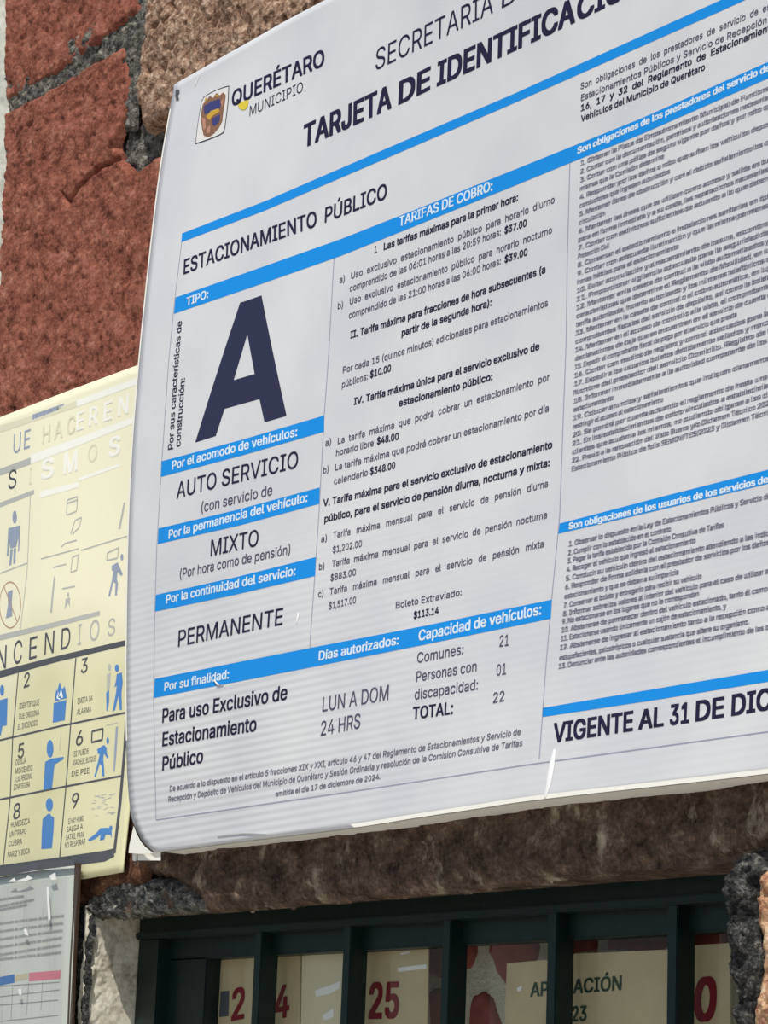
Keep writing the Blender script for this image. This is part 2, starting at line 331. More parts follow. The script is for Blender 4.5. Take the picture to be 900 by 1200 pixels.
def glyphs(s, bold, res):
    k = (s, bold, res)
    if k in _tc: return _tc[k]
    cu = bpy.data.curves.new('t', 'FONT'); cu.body = s; cu.size = 40; cu.offset = 0; cu.resolution_u = res; cu.fill_mode = 'NONE'
    if FONT: cu.font = FONT
    o = bpy.data.objects.new('t', cu); me = bpy.data.meshes.new_from_object(o)
    V = np.zeros(len(me.vertices)*3); me.vertices.foreach_get('co', V); V = V.reshape(-1, 3)[:, :2]/40
    ed = [tuple(e.vertices) for e in me.edges]
    Fs = []
    if len(V):
        E = np.array([(a, b) if abs(a-b) == 1 and a < b else (b, a) if abs(a-b) == 1 else (max(a, b), min(a, b)) for a, b in ed])
        out = delaunay_2d_cdt([Vector(v) for v in V], ed, [], 0, 1e-6)
        W = np.array([tuple(v) for v in out[0]]).reshape(-1, 2); T = np.array([f for f in out[2] if len(f) == 3])
        Cc = W[T].mean(1); P0, P1 = V[E[:, 0]], V[E[:, 1]]; lo_, hi_ = np.minimum(P0[:, 0], P1[:, 0]), np.maximum(P0[:, 0], P1[:, 0]); keep = np.zeros(len(T), bool)
        for x_ in np.arange(V[:, 0].min(), V[:, 0].max()+.8, .8):          # non-zero winding of each triangle's centre
            ti = np.where((Cc[:, 0] >= x_) & (Cc[:, 0] < x_+.8))[0]; ei = np.where((hi_ > x_) & (lo_ <= x_+.8))[0]
            if not len(ti) or not len(ei): continue
            cx_, cz_ = Cc[ti, 0][:, None], Cc[ti, 1][:, None]; ax, az, bx_, bz = P0[ei, 0], P0[ei, 1], P1[ei, 0], P1[ei, 1]
            with np.errstate(divide='ignore', invalid='ignore'): zc = az+(bz-az)*(cx_-ax)/(bx_-ax)
            wn = (((ax <= cx_) & (bx_ > cx_) & (zc > cz_)).astype(int)-((bx_ <= cx_) & (ax > cx_) & (zc > cz_)).astype(int)).sum(1)
            keep[ti] = wn != 0
        V = W; Fs = [tuple(int(i) for i in f) for f in T[keep]]
    bpy.data.meshes.remove(me); bpy.data.objects.remove(o); bpy.data.curves.remove(cu)
    _tc[k] = (V, Fs); return V, Fs
CAPH = glyphs('H', 0, 2)[0][:, 1].max()
def put(acc, s, x0, y0, x1, y1, h, sh=SIGN, bold=.0, res=2, up=None, eps=EPS*1.5):
    V, Fs = glyphs(s, 0, res)
    if len(V) == 0: return
    bb = bold*1.15
    sh_l = [(0, 0)] if bb <= 0 else ([(-bb, 0), (bb, 0)] if res < 2 else [(-bb, -bb*.6), (bb, -bb*.6), (-bb, bb*.6), (bb, bb*.6), (0, 0)])
    if up is None: up = (.045*h, -h)
    A, B, C = sh.b([(x0, y0), (x1, y1), (x0+up[0], y0+up[1])])
    if up[0] > -abs(up[1]) : C = C.copy(); 
    u0 = (V[:, 0]-V[:, 0].min())/(np.ptp(V[:, 0])+1e-9); v0 = V[:, 1]/CAPH; wd_ = np.ptp(V[:, 0])+1e-9
    for q_, (kx, kz) in enumerate(sh_l): _put(acc, Fs, u0+kx/wd_, v0+kz/CAPH, A, B, C, sh, eps+q_*.00003)
def _put(acc, Fs, u, v, A, B, C, sh, eps):
    x = A[0]+(B[0]-A[0])*u+(C[0]-A[0])*v; z = A[2]+(B[2]-A[2])*u+(C[2]-A[2])*v
    y = sh.f(x, z)-eps
    b = len(acc[0]); acc[0].extend(np.stack([x, y, z], 1).tolist()); acc[1].extend([tuple(i+b for i in f) for f in Fs])
def text(name, items, mat_, parent, sh=SIGN, bold=.0, res=2, h=None, eps=EPS*1.5, **props):
    for it in items:
        acc = ([], [])
        s, x0, y0, x1, y1 = it[:5]; hh = it[5] if len(it) > 5 else h; up = it[6] if len(it) > 6 else None
        put(acc, s, x0, y0, x1, y1, hh, sh, bold, res, up, eps)
        o = mesh(name, acc[0], acc[1], mat_, parent, **props)
    return o

# ================================================================== setting: the wall
CORNER = bp1(107, 1077)            # where the lintel meets the left jamb
XJ = CORNER[0]; ZL = CORNER[2]     # left jamb plane, lintel underside
XR = bp1(862, 1050)[0]             # right side of the window opening
YF = .049                          # depth of the window frame
GROUND = -2.05
wall = empty('wall_front', (XJ, 0.02, GROUND), kind='structure', label='rough wall of red and tan stones with dark mortar')
xl, xr_, zt, zb = bp1(-420, 500)[0], bp1(1500, 600)[0], bp1(450, -500)[2], GROUND
ZW = ZL-.55                        # bottom of the window opening (below the frame)
box('wall_core', (xl, .015, ZW), (XJ-.006, .25, zt), M['grey'], wall)
box('wall_core', (XJ-.006, .015, ZL+.012), (XR+.006, .25, zt), M['grey'], wall)
box('wall_core', (XR+.006, .015, ZW), (xr_, .25, zt), M['grey'], wall)
box('wall_core', (xl, .015, zb), (xr_, .25, ZW), M['pale'], wall)
# mortar bed that shows in the joints
relief('mortar', [(-260, -260), (420, -420), (420, 300), (120, 1060), (-260, 1200)], M['grey'], wall, y=.012, thick=.004, edge=.004, rough=.006, scale=130, seed=3, step=.002, kind='stuff')
# red stones
relief('mortar', [(-4, 95), (60, 66), (110, 28), (152, -10), (156, -160), (172, -160), (170, 30), (160, 90), (158, 150), (146, 152), (144, 70), (115, 90), (62, 122), (-4, 152)], M['grey'], wall, y=.001, thick=.004, edge=.004, rough=.004, scale=170, seed=4, step=.0014, label='streaked grey mortar between the red stones')
relief('stone', [(5, -160), (160, -240), (157, -40), (158, 14), (112, 50), (62, 86), (4, 116)], M['red'], wall, y=-.003, thick=.006, edge=.005, rough=.0028, seed=5, pits=.0016, fine_rel=.0007, label='upper red stone with a pale chip')
relief('stone', [(2, 132), (60, 103), (115, 70), (145, 52), (149, 90), (146, 128), (132, 172), (142, 190), (152, 204), (185, 182), (220, 160), (250, 150), (250, 560), (170, 900), (60, 948), (-60, 990), (-90, 700), (-20, 300), (2, 200)], M['red'], wall, y=-.003, thick=.010, edge=.005, rough=.0028, scale=55, seed=9, pits=.0018, fine_rel=.0007,
       groove=[([(140, 182), (118, 194), (98, 210), (78, 234)], .0030, .008), ([(79, 236), (70, 224)], .0018, .004)], label='large red stone with pits and a diagonal crack')
relief('stone', [(170, -260), (560, -420), (540, 0), (300, 140), (215, 122), (160, 152), (154, 100), (163, 30)], M['tan'], wall, y=-.012, thick=.022, rough=.0042, scale=95, seed=15, pits=.006, step=.0014, label='coarse tan stone above the large red one')
relief('pale_stone', [(-260, -260), (3, -200), (4, 60), (1, 140), (2, 210), (-2, 300), (-3, 440), (-10, 600), (-260, 700)], M['pale'], wall, y=-.006, rough=.002, seed=21, step=.003, label='pale rendered strip along the left edge')
# stones beyond the picture on the right, above and below
for k, pl in enumerate([[(575, -420), (1300, -700), (1300, 300), (1000, 420), (575, 440)], [(230, 470), (1000, 450), (1300, 330), (1300, 650), (900, 800), (230, 940)], [(960, 1030), (1500, 950), (1500, 1500), (960, 1550)], [(-280, 1230), (60, 1180), (60, 1600), (-280, 1650)], [(-260, 720), (-100, 700), (-70, 1180), (-260, 1200)]]):
    relief('stone', pl, [M['red'], M['tan'], M['red'], M['red'], M['tan']][k], wall, y=-.002, seed=40+k, step=.005, scale=40)
# lintel under the sign
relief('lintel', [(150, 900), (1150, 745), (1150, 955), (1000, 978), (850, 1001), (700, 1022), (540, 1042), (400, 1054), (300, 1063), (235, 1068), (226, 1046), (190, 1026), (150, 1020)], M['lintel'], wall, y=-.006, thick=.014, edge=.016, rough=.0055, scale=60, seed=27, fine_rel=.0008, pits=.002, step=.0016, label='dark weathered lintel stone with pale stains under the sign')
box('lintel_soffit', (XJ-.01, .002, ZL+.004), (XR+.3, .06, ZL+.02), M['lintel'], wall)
relief('stained_stone', [(-60, 1000), (60, 956), (158, 900), (172, 1000), (160, 1036), (120, 1042), (92, 1060), (-60, 1100)], M['brown'], wall, y=-.006, rough=.003, seed=33, step=.0014, label='stained brown brick edge beside the sign corner')
relief('mortar', [(92, 1042), (118, 1034), (150, 1031), (182, 1028), (216, 1038), (232, 1048), (250, 1056), (290, 1056), (292, 1062), (210, 1068), (150, 1073), (112, 1077), (84, 1084), (84, 1052)], M['bead'], wall, y=-.001, thick=.012, edge=.008, rough=.0065, scale=170, seed=51, step=.0012, wob=.004, label='crusty grey mortar bead left of the lintel')
relief('mortar', [(86, 1066), (108, 1070), (106, 1100), (103, 1130), (101, 1160), (98, 1200), (94, 1290), (76, 1290), (85, 1190), (88, 1130)], M['black'], wall, y=-.0025, thick=.004, edge=.004, rough=.0028, scale=170, seed=57, step=.0012, wob=.004, label='black mortar joint running down the left jamb')
relief('plaster', [(60, 1066), (89, 1072), (86, 1130), (82, 1290), (40, 1290)], M['plaster'], wall, y=.006, rough=.004, seed=61, step=.0016)
# right jamb: black mortar roll and stone
relief('mortar', [(842, 1022), (848, 1003), (858, 995), (873, 993), (888, 1003), (897, 1016), (886, 1040), (884, 1066), (889, 1108), (885, 1150), (882, 1190), (884, 1290), (838, 1290), (843, 1200), (847, 1172), (842, 1146), (848, 1110), (842, 1062)], M['black'], wall, y=-.020, plane_y=-.020, thick=.03, edge=.013, rough=.011, scale=120, seed=71, step=.0012, wob=.004, label='thick black mortar roll at the right of the window')
relief('stone', [(880, 1030), (892, 1014), (930, 1004), (1100, 985), (1100, 1300), (878, 1300), (878, 1190), (884, 1140), (884, 1100), (878, 1060)], M['pink'], wall, y=-.018, thick=.02, edge=.010, rough=.007, scale=70, seed=75, pits=.006, step=.0014, label='pinkish tan stone right of the black mortar')
# left jamb of the window, rough pale plaster facing the opening
def jamb():
    st = .0014; ys = np.arange(-.004, YF+.03, st); zs = np.arange(ZL-.40, ZL+.012, st)
    Yg, Zg = np.meshgrid(ys, zs); amp = np.clip(1.15-Yg/.04, .12, 1)
    Xg = XJ + (.0040*fbm(Yg, Zg, 85, 4, 81, .6) + .002*fbm(Yg, Zg, 25, 2, 83))*amp - .004*np.clip(1-(Yg+.004)/.005, 0, 1)
    nz, ny = Yg.shape; idx = np.arange(nz*ny).reshape(nz, ny)
    f = np.stack([idx[:-1, :-1].ravel(), idx[:-1, 1:].ravel(), idx[1:, 1:].ravel(), idx[1:, :-1].ravel()], 1)
    mesh('jamb_plaster', np.stack([Xg.ravel(), Yg.ravel(), Zg.ravel()], 1).tolist(), f.tolist(), M['plaster'], wall, True, label='rough pale plaster on the left jamb')
jamb()
adopt(wall)
box('floor', (-4, -6, GROUND-.05), (6, 0.0, GROUND), M['pave'], kind='structure', label='pale street paving below the wall')

# ================================================================== window
win = empty('window_1', (XJ, YF, ZW), kind='structure', label='dark green barred window under the lintel')
y1 = YF
def zat(px, py, y): return bp1(px, py, y)[2]
def xat(px, py, y): return bp1(px, py, y)[0]
zr = zat(400, 1086, y1)            # underside of the outer head rail
zi = zat(470, 1112, y1+.018)       # top of the panes
xs0 = xat(166, 1150, y1)
box('head_rail', (XJ+.001, y1, zr), (XR+.05, y1+.03, ZL+.02), M['green'], win, .0015)
box('head_ridge', (XJ+.002, y1-.004, zr), (XR+.05, y1+.002, zr+.006), M['green'], win, .0012)
box('inner_head', (XJ+.02, y1+.012, zi), (XR+.05, y1+.0295, zr+.002), M['green'], win, .001)
box('jamb_frame', (XJ+.001, y1+.0005, ZW), (xat(184, 1150, y1), y1+.0298, zr+.001), M['green'], win, .0015)
box('inner_jamb', (xat(184, 1150, y1)-.001, y1+.013, ZW), (xat(246, 1160, y1+.018), y1+.0296, zi+.002), M['green'], win, .001)
for k, (a, b, yy) in enumerate([(296, 304.5, 1150), (400, 409, 1150), (516.5, 526, 1150), (640, 651, 1150), (781, 793, 1150)]):
    xa, xb = xat(a, yy, y1), xat(b, yy, y1)
    box('bar', (xa, y1, ZW), (xb, y1+.018, zr+.001), M['green'], win, .0008)
box('bar', (xat(905, 1150, y1), y1, ZW), (xat(918, 1150, y1), y1+.018, zr+.001), M['green'], win, .0008)
box('sill_rail', (XJ+.001, y1, ZW), (XR+.05, y1+.03, ZW+.03), M['green'], win, .001)
mesh('glass_pane', [(XJ+.02, y1+.021, ZW), (XR+.05, y1+.021, ZW), (XR+.05, y1+.021, zi+.004), (XJ+.02, y1+.021, zi+.004)], [(0, 1, 2, 3)], M['glass'], win)
adopt(win)
# behind the glass: oxblood rubble wall added to stand for a reflection
YI = y1+.055
refl_wall = empty('wall_reflection', (XJ, YI, ZW), kind='structure', label='reflected oxblood rubble wall, built as stones behind the glass')
box('joint_bed', (XJ-.02, YI+.004, ZW), (XR+.3, YI+.03, ZL+.05), M['rmortar'], refl_wall)
for k, pl in enumerate([[(572, 1090), (628, 1088), (628, 1118), (622, 1130), (616, 1150), (606, 1168), (596, 1165), (578, 1140), (570, 1115)], [(550, 1166), (562, 1160), (575, 1170), (583, 1200), (584, 1240), (548, 1240), (546, 1190)], [(490, 1095), (545, 1092), (556, 1100), (556, 1116), (550, 1132), (520, 1150), (494, 1140)],
                        [(596, 1188), (640, 1160), (650, 1130), (700, 1130), (700, 1240), (600, 1240)], [(640, 1085), (697, 1082), (697, 1114), (650, 1122), (640, 1112)], [(708, 1080), (778, 1080), (782, 1104), (772, 1116), (708, 1114)], [(795, 1075), (850, 1070), (850, 1110), (797, 1112)], [(500, 1160), (535, 1152), (540, 1240), (500, 1240)],
                        [(380, 1095), (478, 1092), (482, 1140), (400, 1150), (376, 1120)], [(230, 1105), (360, 1095), (364, 1150), (240, 1160)], [(240, 1172), (484, 1158), (484, 1250), (240, 1260)], [(712, 1125), (850, 1120), (850, 1250), (712, 1250)]]):
    relief('stone', pl, M['rstone'], refl_wall, y=YI, thick=.006, edge=.006, rough=.0015, seed=90+k, step=.002)
adopt(refl_wall)

# cards stuck behind the glass
YC = y1+.028
def card(nm, label, pl, m, writing, y=YC, cat='card'):
    sh = flat(y); q = bp(pl, y)
    V = q.tolist()+[(a[0], a[1]+.0012, a[2]) for a in q]; n = len(pl)
    Fs = [tuple(range(n)), tuple(range(2*n-1, n-1, -1))]+[(i, n+i, n+(i+1) % n, (i+1) % n) for i in range(n)]
    c = empty(nm, tuple(q[:, :].mean(0)), label=label, category=cat)
    mesh('card_sheet', V, Fs, m, c)
    for kw in writing:
        kw = dict(kw); t = kw.pop('t'); fn = kw.pop('fn', text); mm = kw.pop('m'); fn(kw.pop('n', 'lettering'), t, mm, c, sh=sh, eps=.0003, **kw)
    adopt(c); return c
card('window_card', 'tan card with a dark stamp and red figure 2 behind the leftmost pane', [(240, 1126), (316, 1122), (314, 1240), (236, 1240)], M['card'],
     [dict(t=[('2', 272, 1196, 285.5, 1193, 36)], m=M['redink'], bold=.02, res=4), dict(t=[[(259, 1162), (269, 1161), (268, 1191), (257, 1192)]], m=M['ngrey'], fn=polys, n='stamp')])
card('window_card', 'tan card with a red figure 4 behind the second pane', [(318, 1122), (352, 1119), (351, 1240), (314, 1240)], M['card'],
     [dict(t=[('4', 322, 1194, 338, 1191, 37)], m=M['redink'], bold=.02, res=4)])
card('window_card', 'pale card with painted white glare strips, right half of second pane', [(354, 1120), (412, 1116), (408, 1240), (352, 1240)], M['card2'],
     [dict(t=[[(369, 1161), (399, 1150), (399, 1158), (386, 1165), (371, 1168)], [(378, 1190), (391, 1182), (391, 1192), (380, 1196)]], m=M['tape'], fn=polys, n='tape', label='shiny white tape')])  # white strips put the glare on this card into colour
card('window_card', 'tan card with red number 25 behind the third pane', [(420, 1117), (502, 1112), (500, 1240), (416, 1240)], M['card'],
     [dict(t=[('25', 433, 1193, 466, 1192, 40)], m=M['redink'], bold=.025, res=4), dict(t=[[(466, 1134), (500, 1130), (500, 1135), (467, 1139)], [(469, 1117), (480, 1115), (480, 1117), (470, 1119)]], m=M['tape'], fn=polys, n='tape', label='shiny white tape')])
card('window_card', 'wide tan card lettered APLICACIÓN in dark green behind fourth and fifth panes', [(594, 1129), (670, 1122), (670, 1118), (800, 1112), (800, 1250), (590, 1250)], M['card'],
     [dict(t=[('APLICACIÓN', 622, 1168, 728, 1160, 16), ('2023', 652, 1198, 687, 1196, 17)], m=M['greenink'], bold=.02, res=4), dict(t=[[(606, 1158), (612, 1155), (611, 1161), (607, 1162)]], m=M['tape'], fn=polys, n='tape')])
card('window_card', 'tan card with a large red zero beside the right jamb', [(813, 1108), (856, 1105), (856, 1240), (811, 1240)], M['card'],
     [dict(t=[('0', 815, 1196, 837, 1194, 48)], m=M['redink'], bold=.03, res=5), dict(t=[[(812, 1171), (840, 1169), (840, 1173), (812, 1175)]], m=M['card'], fn=polys, n='fold')])

# ================================================================== the parking sign
sg = empty('parking_sign', (float((SX0+SX1)/2), -.02, float(SZ1)), label='large white parking rates sign with blue bars and a big letter A', category='sign')
def sheet_patch(name, left, right, top, bot, m, parent, sh, nu=120, nv=120, thick=.003, **props):
    # Coons patch of four pixel polylines
    def s_(pl, t):
        pl = np.array(pl, float); s = np.r_[0, np.cumsum(np.hypot(*np.diff(pl, axis=0).T))]; s /= s[-1]; return np.stack([np.interp(t, s, pl[:, 0]), np.interp(t, s, pl[:, 1])], 1)
    u = np.linspace(0, 1, nu+1); v = np.linspace(0, 1, nv+1); Tp, Bt, Lf, Rt = s_(top, u), s_(bot, u), s_(left, v), s_(right, v)
    U, V_ = np.meshgrid(u, v); U = U[..., None]; V_ = V_[..., None]
    P = (1-V_)*Tp[None]+V_*Bt[None]+(1-U)*Lf[:, None]+U*Rt[:, None]-((1-U)*(1-V_)*Tp[0]+U*(1-V_)*Tp[-1]+(1-U)*V_*Bt[0]+U*V_*Bt[-1])
    q = sh.b(P.reshape(-1, 2)); idx = np.arange((nu+1)*(nv+1)).reshape(nv+1, nu+1)
    f = np.stack([idx[:-1, :-1].ravel(), idx[1:, :-1].ravel(), idx[1:, 1:].ravel(), idx[:-1, 1:].ravel()], 1).tolist()
    n = len(q); V = q.tolist()+(q+[0, thick, 0]).tolist(); f2 = [tuple(n+i for i in reversed(a)) for a in f]
    loop = list(idx[0, :])+list(idx[1:, -1])+list(idx[-1, -2::-1])+list(idx[-2:0:-1, 0]); side = [(loop[i], loop[(i+1) % len(loop)], n+loop[(i+1) % len(loop)], n+loop[i]) for i in range(len(loop))]
    return mesh(name, V, f+f2+side, m, parent, True, **props), q[idx]
def smooth_pl(pl, n=24):      # Catmull-Rom through points
    P = [np.array(p, float) for p in pl]; P = [2*P[0]-P[1]]+P+[2*P[-1]-P[-2]]; out = []
    for i in range(1, len(P)-2):
        for t in np.linspace(0, 1, n, endpoint=False):
            a, b, c, d = P[i-1:i+3]; out.append(.5*((2*b)+(-a+c)*t+(2*a-5*b+4*c-d)*t*t+(-a+3*b-3*c+d)*t**3))
    out.append(P[-2]); return out
LEFT = smooth_pl([(204, 99), (184, 220), (162, 423), (151, 580), (147, 757), (148, 880), (152, 945), (158, 969), (167, 986), (181, 999)], 8)
TOP = smooth_pl([(204, 99), (290, 50), (381, 0), (620, -118), (1150, -355)], 8)
BOT = smooth_pl([(181, 999), (300, 984), (414, 970), (487, 958.5), (560, 947.5), (640, 936), (900, 906.5), (1150, 874)], 8)
RIGHT = [(1150, -355), (1150, 874)]
sheet, G = sheet_patch('sheet', LEFT, RIGHT, TOP, BOT, M['sign'], sg, SIGN, label='white fluted plastic sheet')
for p in sheet.data.polygons: p.use_smooth = True
# returned edges: bottom lip back to the wall, and the side and top ones
def flange(name, row, depth, **props):
    n = len(row); V = []; 
    for off in (0, 1): 
        for r in row: V.append((r[0], r[1] if off == 0 else -.001 if depth is None else r[1]+depth, r[2]))
    V2 = [(a[0], a[1], a[2]+.003) for a in V]
    Fs = [(i, i+1, n+i+1, n+i) for i in range(n-1)]+[(2*n+i, 3*n+i, 3*n+i+1, 2*n+i+1) for i in range(n-1)]+[(i, 2*n+i, 2*n+i+1, i+1) for i in range(n-1)]+[(n+i, n+i+1, 3*n+i+1, 3*n+i) for i in range(n-1)]
    return mesh(name, V+V2, Fs, M['lip'], sg, **props)
flange('bottom_lip', G[-1, 1:], None, label='cream edge returned to the wall along the bottom')
sd_ = []
def side(name, row, dx):
    n = len(row); V = [tuple(r) for r in row]+[(r[0]+.0, -.002, r[2]) for r in row]
    V += [(a[0]+dx, a[1], a[2]) for a in V]
    Fs = [(i, i+1, n+i+1, n+i) for i in range(n-1)]+[(2*n+i, 3*n+i, 3*n+i+1, 2*n+i+1) for i in range(n-1)]
    return mesh(name, V, Fs, M['lip'], sg)
side('side_lip', G[:-8, 0], .002)
# left bead: pale strip puts light on the cut edge into colour
bp_l = [tuple(p) for p in LEFT]
lines('lit_edge_strip', [[(p[0]+.8, p[1]) for p in bp_l[2:40]]], .0022, M['lip'], sg, n=80, label='pale strip for the lit cut edge along the left')
# lower left corner: sheet curled up, backing shows
polys('curled_corner', [[(153, 1000), (154, 990), (159, 968), (162, 976), (167, 986), (173, 993), (182, 1000), (168, 1001)]], M['lip'], sg, eps=.002, label='pale curled lower left corner')
polys('backing_corner', [[(153, 1000), (158, 1000), (157, 1009), (153, 1008)], [(159, 1000), (186, 998), (186, 1008), (159, 1008)]], M['lip'], sg, eps=-.002)
b1 = strip('blue_bar', [(213.5, 273.5), (310, 236), (453, 174), (600, 111), (845, 0), (1000, -73)], [(212.5, 284), (310, 247), (453, 185.5), (600, 122), (845, 13), (1000, -58)], M['blue'], sg, label='thin blue bar under the heading')
strip('blue_bar', [(205.7, 348.7), (300, 315.5), (400, 280), (500, 240.5), (600, 200), (750, 139.5), (900, 72.7), (1000, 28)], [(204, 367.8), (300, 335), (400, 299.8), (500, 259.5), (600, 219), (668, 191), (750, 158), (900, 92), (1000, 47)], M['blue'], sg, label='blue bar lettered TIPO and TARIFAS DE COBRO')
strip('blue_bar', [(189.2, 540.6), (285, 515), (380, 486.9)], [(188.4, 559), (285, 533.5), (380, 506)], M['blue'], sg, label='blue bar under the big letter A')
strip('blue_bar', [(185.8, 619.3), (280, 597), (374.8, 571.2)], [(184.8, 637.7), (280, 616), (374.4, 590.4)], M['blue'], sg, label='blue bar above MIXTO')
strip('blue_bar', [(182.8, 697.2), (276, 676.5), (370.3, 652.8)], [(182, 716.7), (276, 697), (369.4, 675)], M['blue'], sg, label='blue bar above PERMANENTE')
strip('blue_bar', [(181.4, 795.5), (360, 760), (500, 733), (647, 702.7)], [(180.4, 818), (360, 783), (500, 755), (645.5, 725)], M['blue'], sg, label='blue bar below PERMANENTE, across two columns')
strip('blue_bar', [(656, 613.5), (780, 581), (900, 550.5), (1000, 523)], [(654.5, 625.5), (780, 596), (900, 567), (1000, 541)], M['blue'], sg, label='blue bar over the second list of duties')
strip('blue_bar', [(635.8, 829.6), (770, 807), (900, 785), (1000, 766)], [(635.5, 840.3), (770, 820), (900, 799), (1000, 781)], M['blue'], sg, label='blue bar above VIGENTE')
lines('rule', [[(213, 284), (205, 350), (198, 420), (188.5, 560), (184, 638), (181.5, 717), (180, 818), (183, 961)], [(183, 961), (300, 944), (420, 926.5), (620, 896), (900, 857.6), (1000, 844)],
               [(391.5, 303), (385, 420), (380, 487), (374, 600), (369, 675), (363, 760)], [(668, 191), (665, 300), (663.5, 400), (656, 605), (646.5, 703), (640, 779), (632, 890)]], .0009, M['line'], sg, n=90, label='thin grey column rules')
NV, IK, WK = M['navy'], M['ink'], M['wink']
text('heading', [('QUERÉTARO', 272, 125, 380, 76.5, 18)], NV, sg, bold=.018, res=4)
text('heading', [('MUNICIPIO', 292.5, 136.5, 355, 107.5, 12)], NV, sg, res=4)
text('heading', [('SECRETARÍA', 440, 83, 578, 15, 25), ('DE', 588, 10, 625, -8, 25)], NV, sg, bold=.0, res=4)
text('heading', [('TARJETA', 356, 173, 458, 126.5, 26), ('DE', 468, 122, 503, 105, 26), ('IDENTIFICA', 513, 100.5, 673, 26, 27), ('CIÓN', 677, 24, 752, -12, 27)], NV, sg, bold=.026, res=4)
text('heading', [('ESTACIONAMIENTO', 215.5, 321.5, 371, 265, 17), ('PÚBLICO', 381, 261, 453, 232.5, 17.5)], NV, sg, bold=.014, res=4)
text('bar_lettering', [('TIPO:', 219, 358.5, 244, 349, 9.5), ('TARIFAS DE COBRO:', 468, 265.5, 577, 223, 11)], WK, sg, bold=.02)
text('bar_lettering', [('Por el acomodo de vehículos:', 202, 550.5, 348, 511, 10)], WK, sg, bold=.02)
text('bar_lettering', [('Por la permanencia del vehículo:', 198, 631.5, 360, 588, 10)], WK, sg, bold=.02)
text('bar_lettering', [('Por la continuidad del servicio:', 195, 707.5, 346, 674, 10)], WK, sg, bold=.02)
text('bar_lettering', [('Por su finalidad:', 193, 810, 268, 795, 10), ('Días autorizados:', 374, 774, 467, 755, 10.5), ('Capacidad de vehículos:', 491, 751, 634, 720, 12)], WK, sg, bold=.02)
text('bar_lettering', [('Son obligaciones de los prestadores del servicio de estacionamiento', 677, 180.5, 985, 46, 7.5)], WK, sg, bold=.03)
text('bar_lettering', [('Son obligaciones de los usuarios de los servicios de estacionamiento', 667, 620.5, 985, 545, 7.5)], WK, sg, bold=.03)
polys('big_letter', [[(281.5, 354.8), (290, 352), (290, 392), (274, 445.5), (263.3, 479.2), (253, 511), (228.8, 518.8)], [(290, 352), (306.6, 346.2), (336, 487.4), (310, 495), (304.2, 467.7), (298.5, 438.3), (290, 392)], [(274, 445.5), (298.5, 438.3), (304.2, 467.7), (263.3, 479.2)]], M['bigA'], sg, label='big dark letter A')
text('side_lettering', [('Por sus características de', 203, 526, 213.5, 376, 6, (-6, 1)), ('construcción:', 211.5, 523, 217, 443, 6, (-6, 1))], NV, sg, bold=.01)
text('column_lettering', [('AUTO SERVICIO', 207, 584.5, 349, 548, 19)], NV, sg, bold=.006, res=3)
text('column_lettering', [('(con servicio de', 236, 600.5, 319, 580, 12)], IK, sg, bold=.006)
text('column_lettering', [('MIXTO', 247, 652, 302.5, 639.5, 19)], NV, sg, bold=.006, res=3)
text('column_lettering', [('(Por hora como de pensión)', 211, 678, 340, 649, 11)], IK, sg, bold=.006)
text('column_lettering', [('PERMANENTE', 209, 758, 331, 732, 19)], NV, sg, bold=.006, res=3)
text('column_lettering', [('Para uso Exclusivo de', 190.5, 847, 336, 819.5, 16), ('Estacionamiento', 190.5, 874.5, 300, 856.5, 16), ('Público', 190.5, 903, 237.5, 893.5, 16)], NV, sg, bold=.016, res=3)
text('column_lettering', [('LUN A DOM', 378, 834, 455, 820, 17), ('24 HRS', 376, 862.5, 422, 853, 17)], IK, sg, bold=.004, res=3)
text('capacity_table', [('Comunes:', 489, 777, 543, 766.5, 12), ('Personas con', 488, 799, 558.5, 786.5, 12), ('discapacidad:', 486, 820, 560, 808, 12), ('21', 585.5, 758, 596, 756.5, 13), ('01', 582, 792, 593, 790, 13), ('22', 578, 824, 591, 821.5, 12)], IK, sg, bold=.006)
text('capacity_table', [('TOTAL:', 484, 843, 530.5, 836.5, 14)], NV, sg, bold=.02)
T = [('I.', 439, 297, 442, 296), ('Las tarifas máximas para la primer hora:', 450, 293, 607, 235), ('$37.00', 591.5, 274, 617, 265), ('$39.00', 591.5, 308, 618, 299), ('II. Tarifa máxima para fracciones de hora subsecuentes (a', 411, 396.5, 639, 319.5), ('partir de la segunda hora):', 471, 394, 576, 358),
     ('$10.00', 434, 443, 458, 435), ('IV. Tarifa máxima única para el servicio exclusivo de', 415, 474.5, 632, 409.5), ('estacionamiento público:', 467.5, 476.5, 577, 445), ('$48.00', 442, 521, 467, 515), ('$348.00', 434, 556.5, 463, 549),
     ('V. Tarifa máxima para el servicio exclusivo de estacionamiento', 379, 593.5, 647, 525), ('público, para el servicio de pensión diurna, nocturna y mixta:', 380.5, 612, 644, 546), ('$113.14', 485, 725, 514, 719)]
text('tariff_headings', T, NV, sg, bold=.022, h=8.0)
